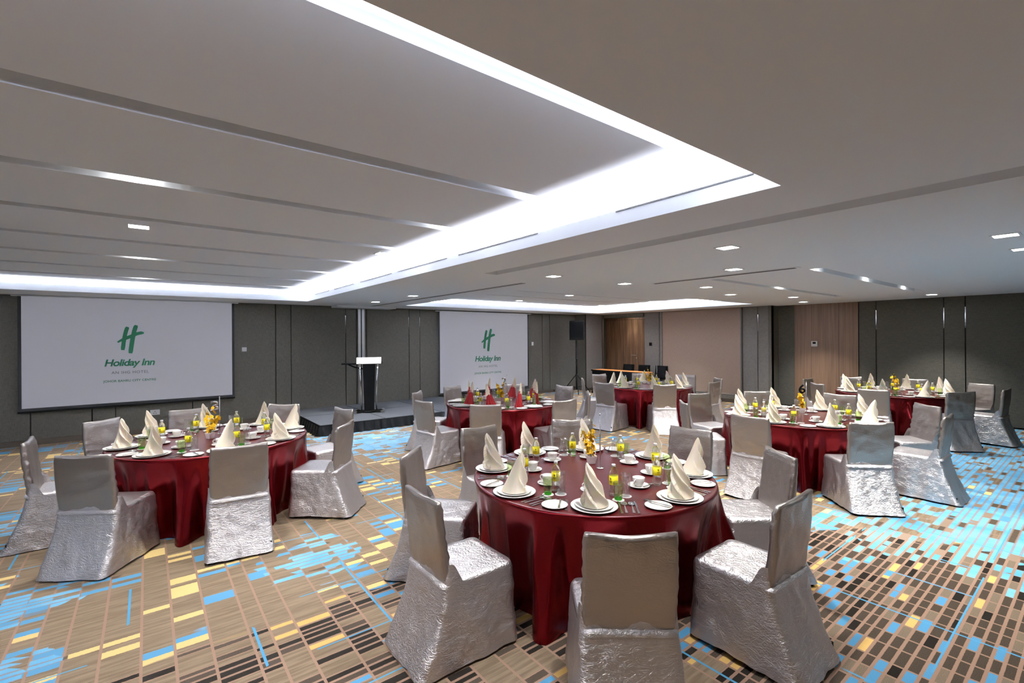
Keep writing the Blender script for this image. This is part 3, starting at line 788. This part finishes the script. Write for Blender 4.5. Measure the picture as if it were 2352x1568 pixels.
# ------------------------------------------------------------------ tableware prototypes (origin at the base)
def P_(o): return Proto(o)
def dish(name, r, h, rim, cat, well=.68):
    prof = [(0, 0), (r*.55, 0), (r*.6, .002), (r*.97, h-.003), (r, h), (r*.985, h+.001), (r*well+.004, h*.45), (r*well*.9, .005), (0, .005)]
    return P_(tag(MB().lathe(prof, 48).build(name, M['china']), 'x', cat))
charger = dish('charger_plate', .146, .016, .02, 'plate')
dinner = dish('dinner_plate', .118, .016, .02, 'plate')
side = dish('side_plate', .083, .012, .01, 'plate')
saucer = dish('saucer', .076, .014, .01, 'saucer', .5)
t = thing('coffee_cup', 'x', 'cup')
MB().lathe([(0, 0), (.024, 0), (.025, .004), (.031, .012), (.039, .034), (.043, .060), (.0425, .061), (.0405, .060), (.036, .034), (.028, .014), (0, .009)], 32).build('cup_body', M['china'], t)
MB().tube([(.040, 0, .050), (.054, 0, .053), (.064, 0, .043), (.062, 0, .029), (.050, 0, .022), (.036, 0, .022)], .0042, 8).build('handle', M['china'], t)
cup = P_(t)
def glassware(name, prof_out, prof_in, m, n=28): return MB().lathe(prof_out+prof_in, n)
t = thing('tall_glass', 'x', 'glass')
po = [(0, 0), (.027, 0), (.029, .003)]+[(.029+.0009*(1 if k % 2 else 0), .02+.0042*k) for k in range(22)]+[(.0305, .125), (.0315, .150)]
MB().lathe(po+[(.0298, .150), (.0278, .03), (.026, .014), (0, .013)], 32).build('tumbler', M['glass'], t); tall = P_(t)
t = thing('water_glass', 'x', 'glass')
MB().lathe([(.0245, .013), (.0285, .03), (.0325, .07), (.0335, .09), (.0325, .112), (.031, .112), (.032, .09), (.031, .07), (.027, .031), (.0238, .0195)], 32, closed=True).build('glass_bowl', M['gglass'], t)
MB().lathe([(0, 0), (.022, 0), (.0255, .006), (.0262, .0125), (.0235, .0185), (0, .019)], 32).build('glass_base', M['gbase'], t)
green = P_(t)
t = thing('water_bottle', 'x', 'bottle')
MB().lathe([(0, .002), (.020, 0), (.0275, .004), (.0292, .012), (.0285, .02), (.0292, .028), (.0285, .036), (.0292, .044), (.0285, .052), (.0292, .06), (.0292, .14), (.0285, .148), (.024, .165), (.0155, .178), (.0125, .183), (.0125, .188), (0, .188)], 28).build('bottle_body', M['water'], t)
MB().lathe([(0, .2055), (.0125, .2055), (.0138, .203), (.0138, .1885), (0, .1885)], 20).build('cap', M['white'], t)
lb = MB().lathe([(.0294, .072), (.0299, .0722), (.0299, .1298), (.0294, .13)], 28).build('label', M['label'], t)
def patch(a0, a1, z0, z1, r=.03015):
    k = 4; return [[(r*cos(a0+(a1-a0)*i/k), r*sin(a0+(a1-a0)*i/k), z) for i in range(k+1)] for z in (z0, z1)]
for off in (0., 2.2, 4.3):
    b = MB()
    b.grid(patch(off+.0, off+.10, .105, .122)); b.grid(patch(off+.16, off+.26, .102, .119)); b.grid(patch(off-.06, off+.34, .1105, .1135)); b.grid(patch(off-.22, off+.5, .094, .098)); b.grid(patch(off-.12, off+.4, .086, .0885))
    b.build('print', M['print'], lb)
bottle = P_(t)
coaster = P_(tag(MB().lathe([(0, 0), (.039, 0), (.039, .0012), (0, .0012)], 28).build('paper_coaster', M['paper']), 'x', 'coaster'))
# cutlery lies along +y, handle at the diner's end (y = 0)
def flat(poly, lo, hi): return MB().prism(poly, lo, hi, 'z')
def handle(b, L, w0=.0075, w1=.003):
    b.prism([(-w0, 0), (w0, 0), (w0*.9, .03), (w1, L*.8), (w1, L), (-w1, L), (-w1, L*.8), (-w0*.9, .03)], .001, .004)
b = MB(); handle(b, .115); b.prism([(-.0035, .11), (.0035, .11), (.012, .13), (.012, .148), (-.012, .148), (-.012, .13)], .001, .0035)
for k in range(4): b.prism([(-.012+.0067*k, .146), (-.0085+.0067*k, .146), (-.009+.0067*k, .195), (-.0115+.0067*k, .195)], .001, .0035)
fork = P_(tag(b.build('dinner_fork', M['steel']), 'x', 'fork'))
b = MB(); handle(b, .10); b.prism([(-.003, .098), (.004, .098), (.0095, .12), (.0095, .185), (.004, .21), (-.003, .215)], .001, .003)
knife = P_(tag(b.build('dinner_knife', M['steel']), 'x', 'knife'))
b = MB(); handle(b, .13); b.grid([[(.021*sin(pi*u/8)**.75*cos(pi*w/8), .158+.030*cos(pi*u/8), .005-.004*sin(pi*u/8)*sin(pi*w/8)) for w in range(9)] for u in range(9)])
spoon = P_(tag(b.build('dessert_spoon', M['steel']), 'x', 'spoon'))
b = MB(); handle(b, .08, .005, .002); b.grid([[(.013*sin(pi*u/8)**.75*cos(pi*w/8), .098+.019*cos(pi*u/8), .0045-.003*sin(pi*u/8)*sin(pi*w/8)) for w in range(9)] for u in range(9)])
tspoon = P_(tag(b.build('teaspoon', M['steel']), 'x', 'spoon'))
b = MB(); handle(b, .085, .0065, .003); b.prism([(-.003, .083), (.004, .083), (.009, .10), (.008, .15), (-.003, .16)], .001, .0032)
bknife = P_(tag(b.build('butter_knife', M['steel']), 'x', 'knife'))

# folded napkins: a tall flame wound out of overlapping diagonal folds
def make_napkin(seed, hh):
    R = random.Random(seed); P = []; NU, NV = 120, 34; tw = R.uniform(.9, 1.25); nf = 5
    for j in range(NV+1):
        v = j/NV; ring = []
        rad = .082*(1-v)**.74*(1-.10*sin(v*pi))+.0015
        cx = .060*v**1.25-.004; cy = .012*sin(v*3)
        for i in range(NU):
            a = 2*pi*i/NU
            w_ = max(0, min(1, (sin(a+.5)+.5)/.7))           # folds on one half, smooth sheet on the other
            s_ = (nf*(a/(2*pi))+tw*v*1.9+.3*v*v) % 1.
            rid = (s_**1.9-.36)*w_*.62*(1-v*.3)*min(1, .12+v*5)
            r_ = rad*(1+rid)
            if a < .0: pass
            ring.append((cx+r_*cos(a)*1.02, cy+r_*sin(a)*.92, hh*v-.012*(1-v)*0+.006*noise.noise((cos(a)*2, sin(a)*2, v*3+seed))*v))
        P.append(ring)
    o = recalc(MB().grid(P, True).build('folded_napkin', M['napkin']))
    return P_(tag(o, 'x', 'napkin'))
NAP = [make_napkin(k, .268+.008*(k % 3)) for k in (1, 2, 3, 4)]
def make_red_napkin(seed):
    R = random.Random(seed); t = thing('folded_napkin', 'x', 'napkin'); P = []; n = 96
    for j in range(21):
        v = j/20; ring = []
        for i in range(n):
            a = 2*pi*i/n; r_ = (.056*(1-v)**.9+.014)*(1+.16*sin(9*a+seed)*(1-v*.4)); ring.append((r_*cos(a)*1.15+.05*(v)-.02, r_*sin(a)*.7, .25*v))
        P.append(ring)
    recalc(MB().grid(P, True).build('red_body', M['napkin_red'], t))
    P = []
    for j in range(37):
        v = j/36; ring = []
        wv = (.036*(1-v)**.6+.002)*(1+.22*(((1-v)*4.5) % 1.)) if v > .02 else .03
        for i in range(n):
            a = 2*pi*i/n; r_ = wv*(1+.10*sin(4*a)); zz = .195+.165*v-.030*abs(cos(a))*(1-v)
            ring.append((r_*cos(a)*1.05+.03+.03*v, r_*sin(a)*.55, zz))
        P.append(ring)
    recalc(MB().grid(P, True).build('cream_crown', M['napkin'], t))
    return P_(t)
RNAP = [make_red_napkin(k) for k in (0, 2)]

# ------------------------------------------------------------------ place settings
TZ = .7505
for key, tb in TABLES.items():
    cx, cy = tb['c']; nm = tb['name']
    for a, (chx, chy, out) in tb['seats'].items():
        R = random.Random(key+'s'+str(a)); sn = seat_name(tb, a)
        A = radians(a)+R.uniform(-.03, .03); o_ = (cos(A), sin(A)); ta = (-sin(A), cos(A))
        def at(rad, tan, z=TZ, j=.008):
            rad += R.uniform(-j, j); tan += R.uniform(-j, j)
            return (cx+o_[0]*rad+ta[0]*tan, cy+o_[1]*rad+ta[1]*tan, z)
        def lab(s_): return '%s, %s seat, %s' % (s_, sn, nm)
        inward = A+pi/2                       # +y of a rotated thing points from the diner to the centre
        p = at(.768, 0, TZ, .004)
        charger.put(p, 0, lab('white charger plate'), 'charger plates')
        dinner.put((p[0], p[1], TZ+.0062), 0, lab('white dinner plate on its charger'), 'dinner plates')
        if key != 'M':
            NAP[R.randrange(4)].put((p[0], p[1], TZ+.0168), (atan2(-cy, -cx)-radians(61)+R.uniform(-.6, .6)+R.choice((0, 0, 0, 1.4, 2.6))), lab('cream napkin folded like a flame'), 'flame folded napkins')
        else:
            RNAP[R.randrange(2)].put(at(.565, -.108, TZ, .003), R.uniform(0, 6.28), lab('red napkin with cream crown'), 'red napkins on table two')
        p = at(.772, -.243); side.put(p, 0, lab('small white side plate'), 'side plates')
        bknife.put((p[0]-ta[0]*-.03-o_[0]*-.07, p[1]-ta[1]*-.03-o_[1]*-.07, TZ+.0135), inward+R.uniform(-.2, .5), lab('butter knife on the side plate'), 'butter knives')
        p = at(.452, .0); saucer.put(p, 0, lab('white saucer'), 'saucers')
        q = R.uniform(-.5, .5); cup.put((p[0], p[1], TZ+.006), A+pi/2+pi+q, lab('white coffee cup'), 'coffee cups')
        q += A+pi/2; tspoon.put((p[0]+o_[0]*.06+ta[0]*-.03, p[1]+o_[1]*.06+ta[1]*-.03, TZ+.0155), A+R.uniform(-.3, .3), lab('teaspoon on the saucer'), 'teaspoons')
        p = at(.508, .135); bottle.put(p, R.uniform(0, 6.28), lab('water bottle with yellow label'), 'water bottles')
        p = at(.61, .165); coaster.put(p, 0, lab('paper coaster under the green glass'), 'paper coasters'); green.put((p[0], p[1], TZ+.0016), 0, lab('pale green water glass'), 'green glasses')
        p = at(.535, .222); coaster.put(p, 0, lab('paper coaster under the tall glass'), 'paper coasters'); tall.put((p[0], p[1], TZ+.0016), 0, lab('tall clear ribbed glass'), 'tall glasses')
        for pr, tn, rd, s_, g in ((fork, -.198, .835, 'outer dinner fork', 'forks'), (fork, -.170, .84, 'inner dinner fork', 'forks'), (knife, .168, .85, 'dinner knife beside the plate', 'knives'),
                                  (spoon, .192, .84, 'inner spoon', 'spoons'), (spoon, .216+.02, .835, 'outer spoon', 'spoons'), (knife, .262, .84, 'outermost knife', 'knives')):
            pr.put(at(rd, tn, TZ, .003), inward+R.uniform(-.06, .06), lab(s_), 'table '+g)

# ------------------------------------------------------------------ flowers and number stands
def blossom_mesh(seed):
    b = MB()
    for k in range(5):
        a = 2*pi*k/5+.3; L, W = (.021, .013) if k % 2 else (.018, .015); P = []
        for j in range(5):
            v = j/4; w_ = W*sin(pi*(.12+.80*v))
            P.append([(cos(a)*L*v*1.05-sin(a)*w_*u, sin(a)*L*v*1.05+cos(a)*w_*u, .006*v*v-.004*u*u+.002) for u in (-1, -.4, .4, 1)])
        b.grid(P)
    b.lathe([(0, 0), (.004, .001), (.0045, .006), (.002, .010), (0, .011)], 8)
    return b
def flowers(loc, label, seed, tall_=1.):
    R = random.Random(seed); t = thing('orchid_arrangement', label, 'flowers', loc, R.uniform(0, 1.5), 'orchid centrepieces')
    w0, w1, h = .026, .036, .065; vs = []
    for r_, z in ((w0, 0), (w1, h), (w1-.004, h), (w1-.006, h-.012)): vs += [(-r_, -r_, z), (r_, -r_, z), (r_, r_, z), (-r_, r_, z)]
    fs = [(3, 2, 1, 0), (12, 13, 14, 15)]
    for k in range(3):
        for i in range(4): fs.append((k*4+i, k*4+(i+1) % 4, k*4+4+(i+1) % 4, k*4+4+i))
    bevel(recalc(MB().add(vs, fs).build('vase', M['vase'], t)), .003)
    me = None; proto = blossom_mesh(seed)
    for s_ in range(3):
        a = R.uniform(0, 6.28)+s_*2.1; lean = (.075, .10, .035)[s_]; hh = (.23, .28, .35)[s_]*tall_*R.uniform(.9, 1.05)
        pts = [(cos(a)*lean*(k/8)**1.6*1.2+.004*sin(k), sin(a)*lean*(k/8)**1.6*1.2, .03+hh*(k/8)) for k in range(9)]
        MB().tube(pts, .0022, 6).build('stem', M['stem'], t)
        nb = (12, 10, 6)[s_]
        for k in range(nb):
            q = .18+.78*k/nb; i = min(7, int(q*8)); f_ = q*8-i; p = [pts[i][c]*(1-f_)+pts[i+1][c]*f_ for c in range(3)]
            if me is None: o = proto.build('blossom', M['petal'], t); me = o.data
            else:
                o = bpy.data.objects.new('blossom', me); C.objects.link(o); o.parent = t
            d_ = R.uniform(0, 6.28); off = .017
            o.location = (p[0]+cos(d_)*off, p[1]+sin(d_)*off, p[2]); sc = R.uniform(.95, 1.45)*(1 if k < nb-1 else .6); o.scale = (sc, sc, sc)
            o.rotation_euler = (R.uniform(.7, 1.5), 0, d_+pi/2)
    return t
FL = {'N': ((2.93, 2.70), 1.0), 'L': ((.53, 5.95), 1.), 'M': ((4.68, 6.30), 1.), 'C': ((8.86, 6.42), 1.), 'R': ((7.12, 2.66), 1.05), 'F': ((10.62, 2.42), 1.25)}
for key, ((x, y), s_) in FL.items():
    flowers((x, y, TZ), 'yellow orchids in a small white square vase on the '+TABLES[key]['name'], ord(key), s_)
def stand(key, x, y, digit, rz, hh=.425):
    t = thing('number_stand', 'slim metal number stand %s on the %s' % ('without visible numeral' if not digit else 'holding numeral '+digit, TABLES[key]['name']), 'number stand', (x, y, TZ), rz, 'number stands')
    MB().lathe([(0, 0), (.03, 0), (.03, .006), (.01, .01), (.0, .011)], 24).build('base', M['steel'], t)
    MB().tube([(0, 0, .008), (0, 0, hh)], .0042, 8).build('pole', M['steel'], t)
    MB().lathe([(0, -.002), (.006, 0), (.007, .005), (0, .011)], 12, (0, 0, hh)).build('finial', M['steel'], t)
    if digit:
        o = text(digit, 'numeral', M['chrome'] if digit != '6' else M['black'], t, -.088, -.010, hh-.15, 0, .02, 0, 1, .16)
        md = o.modifiers.new('solid', 'SOLIDIFY'); md.thickness = .006; md.offset = 0
stand('N', 2.875, 2.555, '', 0, .43); stand('L', .64, 6.17, '3', radians(-12), .41)
stand('M', 4.78, 6.30, '2', radians(-36), .43); stand('R', 6.98, 2.56, '6', radians(-60), .44); stand('C', 8.95, 6.28, '', 0, .43)

# ------------------------------------------------------------------ lights
LIGHTS = []
def spot(x, y, z, w, ang=95, blend=.7, col=(1, .99, .98), rad=.05, tgt=None):
    l = bpy.data.lights.new('downlight_lamp', 'SPOT'); l.energy = w; l.spot_size = radians(ang); l.spot_blend = blend; l.color = col; l.shadow_soft_size = rad
    o = bpy.data.objects.new('downlight_lamp', l); C.objects.link(o); o.location = (x, y, z)
    return o
DL = None
def downlight(x, y, z, label, w=60, ang=92, lit=True, sc=1.):
    global DL
    if DL is None:
        t = thing('ceiling_downlight', 'x', 'downlight')
        b = MB()
        for s_ in (-1, 1): b.box(s_*.078-.008, s_*.078+.008, -.086, .086, -.006, 0); b.box(-.07, .07, s_*.078-.008, s_*.078+.008, -.006, 0)
        b.build('frame', M['ceiling'], t)
        MB().box(-.07, .07, -.07, .07, -.0045, -.001).build('lens', M['lamp'], t)
        DL = Proto(t)
    r = DL.put((x, y, z), 0, label, 'recessed downlights', (sc, sc, 1))
    if lit: spot(x, y, z-.03, w, ang)
    return r
PW = 110.
row = ['second', 'third', 'fourth', 'fifth']
DLS = []
for side_, X in (('left', -.05), ('right', 2.185)):
    DLS.append((X, 1.395, 2.888, 'narrow downlight in the nearest coffer groove, %s' % side_))
    for k, y in enumerate((3.74, 5.25, 7.255, 9.6)):
        DLS.append((X, y, 2.888 if k in (0, 2, 3) else 2.8, 'square downlight in the big coffer, %s row, %s from the near end' % (side_, ('first', 'second', 'third', 'fourth')[k])))
for i, (x, y) in enumerate(((7.85, 7.89), (7.82, 9.73), (11.1, 9.77), (11.1, 7.94))):
    DLS.append((x, y, 2.8, 'square downlight in the far coffer, %s' % ('near the screen side, front', 'near the screen side, back', 'near the door side, back', 'near the door side, front')[i]))
for x, y, l_ in ((4.107, 2.135, 'large square downlight nearest the ceiling groove'), (5.49, 2.78, 'square downlight beside the slotted air diffuser'), (4.16, 4.47, 'square downlight beyond the end of the ceiling groove'),
    (5.6, 4.48, 'square downlight in front of the far coffer, middle of the ceiling'), (7.08, 4.035, 'square downlight between light strip and far coffer'), (8.7, 4.47, 'square downlight above the aisle before the tan blind'),
    (10.38, 4.035, 'square downlight in front of the wood wall panel, outer one'), (12.02, 4.46, 'square downlight close to the wood wall panel'), (5.44, .545, 'square downlight near the picture edge, first of the pair'),
    (6.43, .53, 'square downlight near the picture edge, second of the pair'), (12.08, 2.21, 'square downlight close to the far grey wall'), (3.9, 8.0, 'square downlight above the stage edge'), (3.88, 9.76, 'square downlight above the lectern')):
    DLS.append((x, y, H, l_))
for x, y, l_ in ((6.42, 2.18, 'downlight at the near end of the recessed light strip'), (8.3, 2.18, 'downlight in the middle of the recessed light strip'), (10.3, 2.18, 'downlight at the far end of the recessed light strip'), (8.42, 3.42, 'downlight in the second recessed light strip')):
    DLS.append((x, y, 2.68, l_))
DLS.append((13.0, 10.2, H, 'small downlight in the ceiling of the door alcove'))
for x, y, z, l_ in DLS: downlight(x, y, z, l_, PW*(.12 if y > 10 and x > 12 else 1.35 if x > 4 else 1.), sc=.7 if z in (2.888, 2.68) else 1.)
# added unseen downlights behind and beside the camera, for more light and satin highlights
for x, y, z in ((4.1, -.6, H), (1.2, -.9, H), (-.6, -1.8, H), (2.6, -1.9, H), (5.0, -2.2, H), (-2.2, -.4, H), (8.4, -2.2, H), (-2.6, 1.5, 2.8), (9.6, -.8, H), (6.9, -1.6, H)):
    downlight(x, y, z, 'added square downlight out of the picture', PW*(.4 if 2 < x < 6 else .8))

def strip(name, x, y, z, sx, sy, w, tilt=(0, 0), label=''):
    l = bpy.data.lights.new(name, 'AREA'); l.shape = 'RECTANGLE'; l.size = sx; l.size_y = sy; l.energy = w; l.color = (.86, .88, 1.)
    o = bpy.data.objects.new(name, l); C.objects.link(o); o.location = (x, y, z); o.rotation_euler = (pi+tilt[0], tilt[1], 0)
    return o
WM = 88.                                            # watts per metre of LED strip
for t_ in (T1, T2):
    x0, x1, y0, y1 = t_; z = 2.69; g = .10
    k_ = 1. if t_ is T1 else 1.6
    strip('cove_strip', (x0+x1)/2, y0-g, z, x1-x0, .03, WM*k_*(x1-x0), (radians(18), 0))
    strip('cove_strip', (x0+x1)/2, y1+g, z, x1-x0, .03, WM*k_*(x1-x0), (radians(-18), 0))
    strip('cove_strip', x0-g, (y0+y1)/2, z, .03, y1-y0, WM*k_*(y1-y0)*(.45 if t_ is T1 else 1), (0, radians(18)))
    strip('cove_strip', x1+g, (y0+y1)/2, z, .03, y1-y0, WM*k_*(y1-y0), (0, radians(-18)))

# ------------------------------------------------------------------ world, camera, view
w = bpy.data.worlds.new('room_dark'); SC.world = w; w.use_nodes = True
w.node_tree.nodes['Background'].inputs[0].default_value = (.02, .02, .02, 1)
F, YAW, Y0, ROLL = 1079.84, radians(52.155), 776.61, radians(-.3723)
cam = bpy.data.cameras.new('camera'); co = bpy.data.objects.new('camera', cam); C.objects.link(co)
cam.sensor_width = 36; cam.lens = F/2352*36; cam.shift_y = -(784-Y0)/2352; cam.clip_start = .05; cam.clip_end = 60
co.matrix_world = Matrix.Translation((0, 0, 1.8)) @ Matrix.Rotation(YAW-pi/2, 4, 'Z') @ Matrix.Rotation(pi/2, 4, 'X') @ Matrix.Rotation(ROLL, 4, 'Z')
SC.camera = co
vs = SC.view_settings; vs.view_transform = 'Standard'; vs.look = 'None'; vs.gamma = 1; vs.use_curve_mapping = False; vs.exposure = .78
cy_ = SC.cycles
cy_.use_denoising = True
cy_.max_bounces = 10; cy_.diffuse_bounces = 4; cy_.glossy_bounces = 4; cy_.transmission_bounces = 8; cy_.transparent_max_bounces = 40
cy_.caustics_reflective = False; cy_.caustics_refractive = False; cy_.sample_clamp_indirect = 6.
